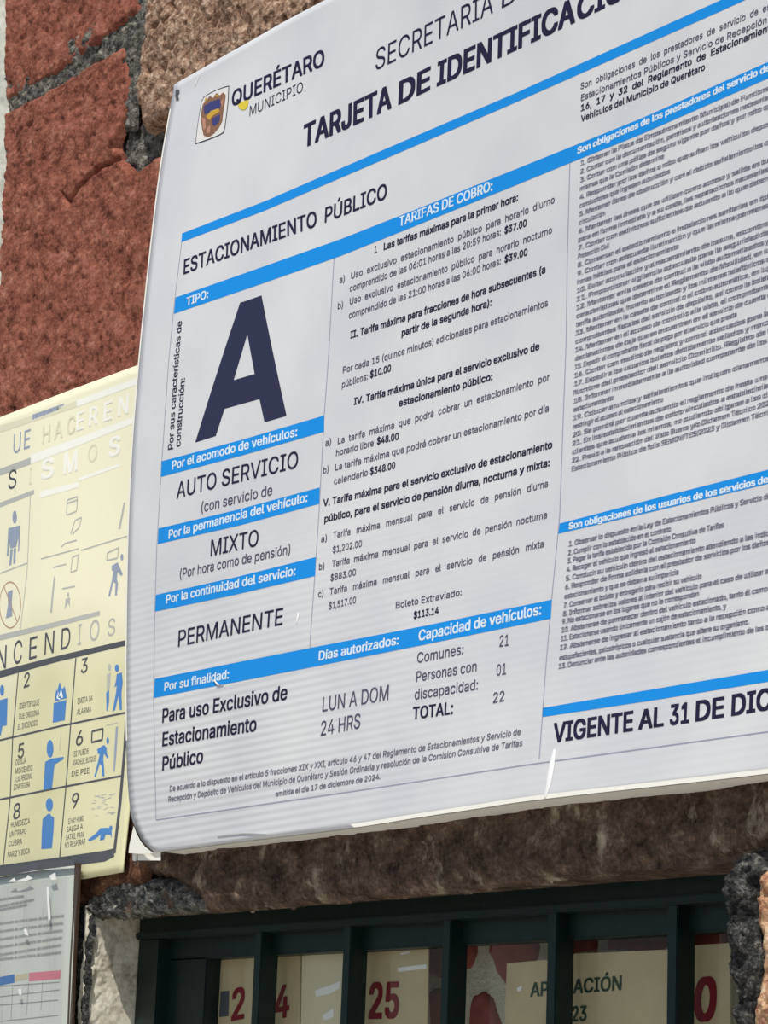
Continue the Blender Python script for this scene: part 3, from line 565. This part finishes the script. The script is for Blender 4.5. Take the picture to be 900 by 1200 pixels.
T = [('a)', 398, 332, 404, 330), ('Uso  exclusivo  estacionamiento  público  para  horario  diurno', 411.5, 327, 650, 237.5), ('comprendido de las 06:01 horas a las 20:59 horas:', 410, 342, 587, 275.5), ('b)', 396, 362.5, 402, 360.5), ('Uso  exclusivo  estacionamiento  público  para  horario  nocturno', 410, 357, 647, 273), ('comprendido de las 21:00 horas a las 06:00 horas:', 409, 373.5, 587, 309.5),
     ('Por cada 15 (quince minutos) adicionales para estacionamientos', 402, 437.5, 642, 358.5), ('públicos:', 401, 454.5, 431, 444.5), ('a)', 381.5, 523, 388, 521), ('La  tarifa  máxima  que  podrá  cobrar  un  estacionamiento  por', 396, 520.5, 644, 445.5), ('horario libre', 394, 534.5, 438, 522.5),
     ('b)', 379, 555, 385, 553.5), ('La tarifa máxima que podrá cobrar un estacionamiento por día', 393, 551.5, 643, 482), ('calendario', 391.5, 568, 431, 557), ('a)', 376.5, 635.5, 383, 634), ('Tarifa   máxima   mensual   para   el   servicio   de   pensión   diurna', 390.5, 631, 642, 570.5), ('$1,202.00', 390, 648, 424, 640.5),
     ('b)', 374, 668, 380, 667), ('Tarifa  máxima  mensual  para  el  servicio  de  pensión  nocturna', 389, 664.5, 641, 607), ('$883.00', 387.5, 681, 417, 674), ('c)', 373, 700, 379, 699), ('Tarifa   máxima   mensual   para   el   servicio   de   pensión   mixta', 386.5, 697, 637, 641), ('$1,517.00', 385.5, 714, 417, 706.5), ('Boleto Extraviado:', 464, 713, 541, 697.5)]
text('tariff_paragraphs', T, IK, sg, bold=.008, h=7.6)
text('footnote', [('De acuerdo a lo dispuesto en el artículo 5 fracciones XIX y XXI, artículo 46 y 47 del Reglamento de Estacionamientos y Servicio de', 199, 927.5, 610, 861, 6.6), ('Recepción y Depósito de Vehículos del Municipio de Querétaro y Sesión Ordinaria y resolución de la Comisión Consultiva de Tarifas', 197.5, 940, 612, 874, 6.6), ('emitida el día 17 de diciembre de 2024.', 323, 933.5, 446, 913, 6.2)], M['ink2'], sg, bold=.008)
text('introduction', [('Son  obligaciones  de  los  prestadores  de  servicio  de  estacionamiento', 680.5, 105, 962, -14.5, 7.5), ('Estacionamientos Públicos y Servicio de Recepción y Depósito de', 681, 118.5, 966, -2, 7.5)], IK, sg, bold=.006)
text('introduction', [('16,  17  y  32  del  Reglamento  de  Estacionamientos  Públicos  y', 681, 130.5, 972, 6, 7.5), ('Vehículos del Municipio de Querétaro', 681, 143, 826, 82, 7.5)], NV, sg, bold=.018)
D1 = ['1. Obtener la Placa de Empadronamiento Municipal de Funcionamiento o Licencia', '2. Contar con la documentación, permisos y autorizaciones necesarias para la prestación', '3. Contar con una póliza de seguro vigente por daños y por robo que cubra a clientes', 'mismas que la Comisión determine', '4. Responder por los daños o robo que sufran los vehículos depositados con motivo', 'conductores que ingresen autorizados', '5. Mantener libres de obstrucción y con el debido señalamiento los carriles de entrada y', 'circulación',
      '6. Mantener las áreas que se utilizan como acceso y salida en buenas condiciones', 'para en forma inmediata y a su costa, las reparaciones necesarias en caso de daños', '7. Contar con extintores suficientes de acuerdo a lo que determine la Secretaría', 'Protección Civil', '8. Conservar el estacionamiento e instalaciones sanitarias en óptimas condiciones', '9. Contar con adecuada iluminación y que la misma permanezca encendida en', 'horas hábiles para el estacionamiento', '10. Evitar acumulación y almacenamiento de basura, escombros, cartón, madera',
      '11. Proporcionar vigilancia adecuada para la seguridad del usuario y la de', '12. Mantener en la caseta de control a la vista automatizados y la tarifa de pago', 'características que determine el Reglamento de Movilidad, en un formulario de la', 'tarifa autorizada, horario autorizado y los números telefónicos de la autoridad de', '13. Mantener en la caseta de control o el cobro automático, en lugar visible la tarifa', 'comprobantes fiscales del servicio de depósito, así como la boleta de operación de', '14. Mantener en el acceso de control o a la vista, el comprobante y dictamen de la', 'declaraciones de caja que se encuentren en el servicio de cuenta el establecimiento',
      '15. Expedir el comprobante fiscal de pago por el servicio que presta', '16. Contar con medios de registro y control adecuados para la entrada y salida', '17. Expedir a los usuarios boletos debidamente sellados y marcados al recibir los', 'Nombre del prestador del servicio Domicilio. Registro de fecha y hora de', '18. Informar inmediatamente a la autoridad competente de los vehículos que se', 'estacionamiento', '19. Colocar anuncios y señalamientos que indiquen claramente las dimensiones', 'restringir el acceso al estacionamiento', '20. Se pondrá por cuenta actuando el reglamento de hasta una vez la Unidad de', '21. En los establecimientos de cobro vinculados a establecimientos comerciales',
      'clientes que acudan a los mismos, no pudiendo obligarse a los clientes o trasladar', '22. Previo a la renovación del Visto Bueno y/o Dictamen Técnico 2024, deberá obtener', 'Estacionamiento Público de folio SEMOV/TES/2023 y Dictamen Técnico de folio SEMOV']
ends = {3: 778, 5: 785, 7: 709, 11: 714, 14: 795, 24: 863, 29: 719, 31: 777}
items = []
for i, s in enumerate(D1):
    f = i/36; x0 = 681-10.5*f; y0 = 194+(552.5-194)*f; sl = -.402+(.402-.290)*f; x1 = ends.get(i, 968); items.append((s, x0, y0, x1, y0+sl*(x1-x0)))
text('duties_list', items, M['dense'], sg, bold=.065, res=1, h=5.8, label='dense grey list of operator duties in the right column')
D2 = ['1. Observar lo dispuesto en la Ley de Estacionamientos Públicos y Servicio de Recepción', '2. Cumplir con lo establecido en el contrato', '3. Pagar la tarifa establecida por la Comisión Consultiva de Tarifas', '4. Recoger el vehículo que ingresó al estacionamiento', '5. Conducir su vehículo dentro del estacionamiento atendiendo a las indicaciones de', '6. Responder de forma solidaria con el prestador de servicios por los daños que cause', 'estacionamiento y que se deban a su impericia', '7. Conservar el boleto y entregarlo para recibir su vehículo', '8. Informar sobre los valores al interior del vehículo para el caso de utilizar acomodador',
      '9. No estacionarse en los lugares que no le correspondan', '10. Abstenerse de permanecer dentro del vehículo estacionado, tanto él como sus acomp.', '11. Estacionarse usando únicamente un cajón de estacionamiento, y', '12. Abstenerse de ingresar al estacionamiento tanto a la recepción como a la entrega', 'estupefacientes, psicotrópicos o cualquier sustancia que altere su organismo.', '13. Denunciar ante las autoridades correspondientes el incumplimiento de las obligaciones']
ys = [640.5, 651, 660.5, 670.5, 681, 691, 702, 712.5, 722.5, 731.5, 741.5, 751.5, 762, 774, 784]; e2 = {1: 786, 2: 848, 3: 815, 6: 795, 7: 822, 9: 819, 11: 851, 13: 878}
items = []
for i, s in enumerate(D2):
    f = i/14; x0 = 667-12*f; sl = -.240+.052*f; x1 = e2.get(i, 940); items.append((s, x0, ys[i], x1, ys[i]+sl*(x1-x0)))
text('duties_list', items, M['dense'], sg, bold=.06, res=1, h=6.2, label='shorter grey list of driver duties at the right')
text('heading', [('VIGENTE', 649, 870, 741, 856, 22), ('AL', 749, 854.5, 777, 850.5, 22), ('31', 785.5, 849.5, 807, 846.5, 23), ('DE', 816, 845, 847.5, 840, 23), ('DICIEMBRE', 858, 838.5, 1008, 813, 24)], NV, sg, bold=.024, res=4)
# crest
def ring(pl, k):
    c = np.mean(pl, 0); return [tuple(c+(np.array(p)-c)*k) for p in pl]
cr = [(268.7, 100.3), (262, 102), (253, 105.5), (245, 109.5), (239, 113.5), (236, 119), (234, 130), (231, 150), (228.8, 169.2), (236, 167), (246, 163.5), (256, 159.5), (262, 156), (264, 150), (266, 135), (268, 118)]
ca = polys('crest_frame', [cr], NV, sg, eps=EPS*1.2, label='black outlined coat of arms badge')
polys('crest_field', [ring(cr, .955)], M['cwhite'], ca, eps=EPS*2)
sh_ = [(238, 122), (243, 117), (246, 112), (250, 115), (254, 109), (258, 112), (262, 108), (265, 112), (264, 120), (262, 132), (261, 142), (257, 150), (251, 157), (245, 161), (239, 159), (237, 150), (235.5, 140), (236.5, 130)]
polys('crest_shield', [sh_], M['brownc'], ca, eps=EPS*2.8)
polys('crest_charge', [[(239, 125), (248, 119), (258, 116), (260, 122), (257, 129), (248, 132), (240, 134)], [(249, 139), (258, 134), (258, 142), (252, 148), (249, 146)]], M['cblue'], ca, eps=EPS*3.6)
polys('crest_charge', [[(242, 137), (248, 130), (257, 127), (258, 131), (250, 136), (246, 141)], [(240, 118), (242, 114), (244, 118)], [(252, 113), (256, 110), (257, 114)]], M['gold'], ca, eps=EPS*4.4)
polys('crest_charge', [[(237, 138), (241, 139), (242, 150), (239, 153)], [(242, 152), (247, 146), (247, 155), (243, 157)], [(259, 120), (263, 114), (261, 126)]], M['cpink'], ca, eps=EPS*4.4)
polys('yellow_mark', [[(279, 123), (284, 119.5), (288, 118), (292, 117), (291, 124), (288, 128.5), (284, 129), (281, 127)]], M['yellow'], sg, eps=EPS*3, label='small yellow mark under the Q')
# creases, a painted highlight and a fixing
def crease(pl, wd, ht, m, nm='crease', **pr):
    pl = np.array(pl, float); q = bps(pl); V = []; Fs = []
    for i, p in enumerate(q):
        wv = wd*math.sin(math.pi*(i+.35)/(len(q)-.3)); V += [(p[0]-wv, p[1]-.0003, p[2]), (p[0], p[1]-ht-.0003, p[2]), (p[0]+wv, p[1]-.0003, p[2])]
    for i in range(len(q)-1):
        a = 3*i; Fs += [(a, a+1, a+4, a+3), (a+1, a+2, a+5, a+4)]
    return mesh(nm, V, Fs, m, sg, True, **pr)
M['white'] = mat('stress_and_glint_white', (250, 251, 252), .3)
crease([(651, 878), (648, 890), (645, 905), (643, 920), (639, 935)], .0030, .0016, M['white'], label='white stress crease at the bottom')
crease([(235, 88), (232, 93), (229, 100)], .0015, .0008, M['white'])  # white ridge painted in for the top left highlight
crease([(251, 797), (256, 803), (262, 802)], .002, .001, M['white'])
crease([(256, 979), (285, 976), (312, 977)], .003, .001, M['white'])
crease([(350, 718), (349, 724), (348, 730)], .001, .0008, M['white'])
polys('fixing', [[(206.5, 106), (210.5, 105), (211, 109), (209, 111), (210.5, 117), (207, 118), (206, 112)]], M['ngrey'], sg, eps=.0006, label='small dark fixing mark in the top left corner')
adopt(sg)

# ================================================================== yellowed safety notice
no = empty('safety_notice', tuple(bp1(60, 1030, NOTE_Y)), label='yellowed earthquake and fire instructions poster with blue pictograms left of the sign', category='notice')
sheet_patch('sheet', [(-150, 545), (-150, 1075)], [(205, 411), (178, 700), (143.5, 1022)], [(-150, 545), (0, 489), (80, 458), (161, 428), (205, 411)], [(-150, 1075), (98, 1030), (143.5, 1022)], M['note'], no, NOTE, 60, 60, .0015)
def nb(name, top, bot, m, **p): return strip(name, top, bot, m, no, NOTE, 20, **p)
nb('printed_rule', [(0, 499), (60, 480), (90, 470)], [(0, 507), (60, 487), (90, 477)], M['nfaint'])
nb('printed_rule', [(38, 486), (75, 473)], [(38, 492), (75, 478)], M['nblue2'])
nb('printed_rule', [(90, 469), (160, 443)], [(90, 477), (160, 451)], M['npale'])
nb('printed_rule', [(-60, 572), (36, 536)], [(-60, 580), (36, 544)], M['nmid'])
nb('printed_rule', [(36, 533), (100, 510), (157, 488)], [(36, 544), (100, 519), (157, 496)], M['npale'])
nb('printed_rule', [(-60, 612), (40, 574)], [(-60, 618), (40, 579)], M['nmid'])
nb('printed_rule', [(47, 576), (92, 565)], [(47, 584), (92, 571)], M['npale'])
nb('printed_rule', [(92, 560), (140, 543)], [(92, 564), (140, 547)], M['npale'])
nb('printed_rule', [(-80, 765), (0, 744), (60, 730), (117, 716)], [(-80, 772), (0, 750.5), (60, 736), (117, 721)], M['nmid'], label='grey rule above INCENDIOS')
nb('printed_rule', [(-80, 808), (0, 786), (70, 768), (148, 750)], [(-80, 818), (0, 794.5), (70, 775), (148, 756.5)], M['ngrey'], label='dark rule below INCENDIOS')
nb('printed_rule', [(-90, 1032), (0, 1014), (60, 1006), (128, 996), (134, 994)], [(-90, 1046), (0, 1027), (60, 1018), (128, 1009), (134, 1004)], M['ngrey'], label='thick dark frame along the bottom')
lines('grid_lines', [[(148.5, 838), (146, 880), (141, 940), (134, 1000)]], .0042, M['ngrey'], no, NOTE, n=20, label='dark frame line at the right')
lines('grid_lines', [[(-90, 885), (0, 867.5), (75, 850), (148, 835)], [(-90, 955), (0, 937), (75, 922), (144, 909)], [(21.5, 789), (15, 863), (12, 937), (3.5, 1016)], [(89, 771), (83, 848), (78, 915), (70, 1005)]], .0018, M['ngrey'], no, NOTE, n=24)
lines('grid_lines', [[(36, 575), (32, 670), (24, 738)], [(0, 672), (32, 660)], [(48, 655), (92, 643)], [(95, 645), (160, 625)], [(62, 665), (78, 661)], [(64, 675), (60, 718)]], .0012, M['nmid'], no, NOTE, n=10)
text('title_lettering', [('U', 15.5, 532, 24, 529, 23), ('E', 28, 527, 35, 524.5, 22)], M['nblue2'], no, NOTE, res=3)
text('title_lettering', [('H A C', 50, 520, 88, 507, 20)], M['nfaint'], no, NOTE, bold=.01, res=3)
text('title_lettering', [('E R', 90, 505, 114, 496, 21), ('E N', 122, 494, 150, 484, 22)], M['npale'], no, NOTE, bold=.02, res=3)  # title letters whitened as painted glare
text('title_lettering', [('S', 9.5, 574, 19, 571, 22)], M['ngrey'], no, NOTE, res=3)
text('title_lettering', [('I', 34, 568, 37, 567, 19), ('O', 103, 543, 114, 539, 20)], M['nfaint'], no, NOTE, res=3)
text('title_lettering', [('S', 49, 562, 62, 558, 22), ('M', 75, 556, 90, 551, 24), ('S', 128, 536, 140, 532, 22)], M['npale'], no, NOTE, bold=.025, res=3)
text('title_lettering', [('I', -14, 789, -10, 788, 27), ('N', -4, 786, 7, 783, 27), ('C', 15.5, 779, 25.5, 776.5, 27), ('E', 34, 773.5, 43, 771, 26), ('N', 52, 768, 63, 765, 26), ('D', 71.5, 762, 82, 759, 25)], M['ngrey'], no, NOTE, bold=-.002, res=3)
text('title_lettering', [('I', 91, 756, 95, 755, 24), ('O', 105, 752, 116, 749, 24), ('S', 126, 746, 135, 743.5, 20)], M['nmid'], no, NOTE, res=3)
text('panel_number', [('2', 28, 806.5, 34.5, 804, 17), ('3', 95, 789.5, 102.5, 787, 17), ('5', 21, 889.5, 28, 887, 17), ('6', 89, 874.5, 97, 872, 17), ('8', 15.5, 961, 23.5, 958, 18), ('9', 84, 948, 92, 945, 17)], M['ngrey'], no, NOTE, res=3, bold=.004)
cap = [('IDENTIFIQUE', 22.5, 831, 46, 826), ('QUE ORIGINA', 22, 843, 46, 838), ('EL INCENDIO', 21, 855, 44, 850), ('EMITA LA', 91, 825, 108.5, 821), ('ALARMA', 90, 838, 107, 834), ('DIRIJA', 18.5, 897, 31, 894), ('MOVIENDO', 18, 907, 38, 903), ('A LAS PERSONAS', 17, 917, 38, 912), ('ZONA SEGURA', 16, 926, 35, 922),
       ('SI PUEDE', 86.5, 887, 104, 883), ('AGACHESE, BUSQUE', 85, 897.5, 112, 892), ('DE PIE', 84, 910, 105, 906), ('HUMEDEZCA', 13, 970, 35, 965), ('UN TRAPO', 11, 981, 31, 977), ('CUBRA', 10, 992, 26, 989), ('NARIZ Y BOCA', 9, 1005, 35, 1000), ('SI HAY HUMO', 80, 966, 98, 962), ('SALGA A', 78, 975.5, 97, 971.5), ('GATAS, PARA', 77, 984.5, 99, 981), ('NO RESPIRAR', 76, 994, 100, 989)]
text('caption', [(*c, 6.5) for c in cap], M['ngrey'], no, NOTE, bold=-.004, res=1, label='small grey captions in the panels')
NB = M['nblue']
def pic(pls, m=NB, label=None, nm='pictogram'):
    o = polys(nm, pls, m, no, NOTE, sub=.012)
    if label: o['label'] = label
pic([ell(17.3, 606, 2.6, 7.5), [(10, 619), (24, 615.5), (23.6, 622), (20.5, 623), (19, 641), (12.2, 643), (12.6, 625), (9.4, 626)], [(9.4, 627), (11.2, 626.5), (10, 651), (8, 652)], [(21.8, 623.5), (23.6, 623), (22.6, 646), (21.2, 647)], [(12.2, 644), (15.2, 643.3), (13.4, 662), (11, 663)], [(16, 643), (19, 642.2), (18, 660), (15.6, 661)]], M['nblue2'], 'standing figure, ink paled for glare')
pic([[(9, 694), (15, 691), (14, 705), (14.5, 722), (7, 725), (9.5, 708)]], M['nblue2'], 'figure in a ring, ink paled for glare')
lines('ring', [ell(12, 709, 12.5, 27, 24)+[ell(12, 709, 12.5, 27, 24)[0]], [(5, 688), (20, 728)]], .0012, M['nring'], no, NOTE, n=40)
lines('glared_icons', [[(79, 586), (91, 582), (90, 599), (78, 604), (79, 586)], [(79, 590), (91, 586)], [(83, 626), (88, 610), (96, 606), (93, 618), (85, 626)], [(72, 641), (76, 637), (90, 633)], [(85, 653), (92, 650), (90, 668), (83, 671), (85, 653)], [(73, 690), (88, 687)], [(126, 648), (139, 642), (138, 654), (125, 657), (126, 648)]], .0014, M['nmid'], no, NOTE, n=24)  # icons paled to put the glare into their ink
lines('glared_icons', [[(146, 589), (143, 605), (140, 620)], [(64, 678), (62, 695), (60, 718)]], .003, M['nmid'], no, NOTE, n=8)
pic([ell(143, 653, 1.6, 4), [(131, 663), (138, 659), (142, 668), (144, 673), (142, 675), (138, 670), (137, 678), (138.5, 684), (137, 698), (135, 698), (135.5, 684), (133, 682), (129, 699), (127, 699), (131, 681), (133, 670), (131, 668)]], M['nblue2'], 'walking figure, ink paled for glare')
pic([ell(80, 697, 1.2, 3), [(77, 702), (82, 700), (82, 712), (80, 706), (76, 714)]], M['nmid'])
# incendios row
pic([ell(2.5, 809, 2.5, 6.5), [(-6, 822), (9, 818), (8, 850), (3, 851), (1, 862), (-2, 863), (-5, 850)]])
pic([[(63, 824), (78, 820), (76, 844), (62, 847)], [(64, 822), (66, 808), (68, 812), (70, 799), (73, 808), (76, 804), (78.5, 818)]], NB, 'blue burning bin')
pic([[(66.5, 818), (68, 810), (70, 816), (72, 808), (74, 817), (70, 820)]], M['npale'], nm='flame')
pic([ell(137.2, 783, 2.4, 4.4), [(137, 790), (143, 788), (144, 800), (142.5, 812), (143, 832), (140.5, 832), (139, 815), (135, 832), (132, 834), (136, 812), (137, 803), (134, 806), (136, 798)], [(124.5, 812), (128, 808), (128, 822), (126.5, 833), (125, 833)]])
pic([ell(128.4, 782, 1.8, 4.2), [(125.5, 790), (130, 788), (129, 806), (125, 810)]], M['nmid'], 'faded half figure')
pic([ell(58.8, 877.5, 4, 10.5), [(53, 893), (60, 889), (75, 887), (74, 890), (64, 896), (61, 924), (51, 926)]], NB, 'blue figure pointing')
pic([ell(126.3, 868, 1.6, 4), [(114, 878), (122, 873), (125, 876), (125.5, 884), (127.5, 887), (126, 889), (122, 883), (121, 890), (122, 897), (122.5, 910), (120, 909), (119, 897), (117, 895), (112, 911), (110.5, 910), (115, 893), (117, 883), (115, 884)]], NB, 'blue figure leaving')
lines('exit_box', [[(108, 857), (121, 854), (120, 867), (107.5, 870), (108, 857)]], .002, M['ngrey'], no, NOTE, n=24)
polys('door_edge', [[(136, 852), (138.5, 851), (136.5, 885), (134.5, 905), (133, 904), (134, 880)]], M['nblue2'], no, NOTE)
lines('exit_box', [[(125, 850), (138, 847)], [(72, 855), (70, 880)]], .001, M['nmid'], no, NOTE, n=6)
pic([ell(58, 943, 4.2, 7.8), [(50, 960), (55.5, 957), (56, 954), (59, 953.5), (60, 956), (63.5, 958), (63, 972), (61, 994), (48.5, 995), (49, 975)]], NB, 'blue standing figure holding a cloth')
pic([[(103, 984), (112, 977), (118, 970.5), (127, 970), (131, 974), (131, 982), (129, 978), (124, 978), (122, 984), (117, 985), (118, 978), (112, 983), (105, 986)], ell(130, 970.5, 2, 3)], NB, 'blue crawling figure')
random.seed(4)
lines('smoke_marks', [[(x, y), (x+random.uniform(3, 7), y-random.uniform(-1, 3))] for x, y in [(106+random.random()*26, 930+random.random()*28) for _ in range(26)]], .0006, M['nmid'], no, NOTE, n=3)
adopt(no)

# ================================================================== paper notice in a clear sleeve
PY = -.022
pn = empty('paper_notice', tuple(bp1(30, 1200, PY)), label='white printed sheet in a crinkled clear sleeve at the lower left', category='notice')
PS = flat(PY)
sheet_patch('sheet', [(-150, 1052), (-150, 1290)], [(89, 1014), (86, 1100), (77, 1290)], [(-150, 1052), (0, 1028), (40, 1020), (89, 1014)], [(-150, 1330), (77, 1290)], M['paper'], pn, PS, 20, 20, .001)
strip('cell_bar', [(-60, 1157), (17, 1141.5)], [(-60, 1168), (17, 1151.5)], M['pblue'], pn, PS, 10, label='blue cell bar')
strip('cell_bar', [(18, 1143), (33, 1140)], [(18, 1150), (33, 1147)], M['ptan'], pn, PS, 10)
strip('cell_bar', [(34, 1140), (71.5, 1137)], [(34, 1150), (71, 1147)], M['ppink'], pn, PS, 10, label='pink cell bar')
rows = [(0, 1056, 28, 1052), (0, 1064, 40, 1056), (0, 1068, 32, 1062)]
rows += [(0, 1084+k*9.2, 75-k*.7, 1075+k*8.6) for k in range(5)]+[(0, 1126, 72, 1118)]
text('printed_rows', [('documento de control interno del establecimiento', a, b, c, d, 4) for a, b, c, d in rows], M['ptext'], pn, PS, res=1, bold=.02, label='faded rows of small print')
lines('table_lines', [[(0, 1156), (70, 1151)], [(0, 1168), (70, 1160)], [(0, 1178), (68, 1172)], [(15, 1155), (13, 1195)], [(34, 1152), (31, 1190)], [(50, 1150), (48, 1185)], [(0, 1197), (68, 1190)]], .0008, M['ptext'], pn, PS, n=4)
# the sleeve: rippled clear film, wrapped over a dark edge
def sleeve():
    P0 = bp([(-150, 1046), (95, 1008), (-150, 1330), (82, 1290)], PY); nu, nv = 90, 70; V = []; Fs = []
    for j in range(nv+1):
        for i in range(nu+1):
            u, v = i/nu, j/nv; p = (1-v)*((1-u)*P0[0]+u*P0[1])+v*((1-u)*P0[2]+u*P0[3])
            V.append((p[0], PY-.0025-.0016*math.sin(u*55+v*3+math.sin(v*9))*math.exp(-v*2.2)-.001*math.sin(u*17-v*8), p[2]))
    for j in range(nv):
        for i in range(nu): a = j*(nu+1)+i; Fs.append((a, a+nu+1, a+nu+2, a+1))
    mesh('sleeve', V, Fs, M['sleeve'], pn, True, label='rippled clear film')
sleeve()
def edgebar(name, pl, wd, m):
    q = bp(pl, PY+.002); n = len(q); V = []
    for dx, dy in ((0, -.003), (wd, -.001), (wd, .002), (0, .002)): V += [(a[0]+dx, a[1]+dy, a[2]) for a in q]
    Fs = [(k*n+i, k*n+i+1, ((k+1) % 4)*n+i+1, ((k+1) % 4)*n+i) for k in range(4) for i in range(n-1)]+[(0, n, 2*n, 3*n), (n-1, 4*n-1, 3*n-1, 2*n-1)]
    mesh(name, V, Fs, m, pn)
edgebar('sleeve_edge', [(91, 1012), (89, 1060), (85, 1130), (79, 1290)], .003, M['wood'])
strip('sleeve_fold', [(-80, 1036), (0, 1018), (50, 1010), (92, 1007)], [(-80, 1043), (0, 1028), (50, 1020), (90, 1015)], M['ngrey'], pn, PS, 20, eps=.004, label='folded top of the sleeve with painted shading')  # dark strip puts the shading of the fold into colour
glints = [[(15, 1034), (22, 1029), (24, 1033), (36, 1029), (38, 1026), (44, 1030), (36, 1033), (28, 1034)], [(63, 1027), (70, 1023), (72, 1031), (66, 1032)], [(60, 1040), (62.5, 1040), (65, 1078), (62, 1079)], [(33, 1090), (36, 1088), (39, 1097), (35, 1096)], [(27, 1160), (30, 1159), (31, 1166), (28, 1166)]]
polys('film_glints', glints, M['tape'], pn, PS, eps=.0048, label='white glints painted on the film')  # white patches put the film's streak glints into colour
adopt(pn)
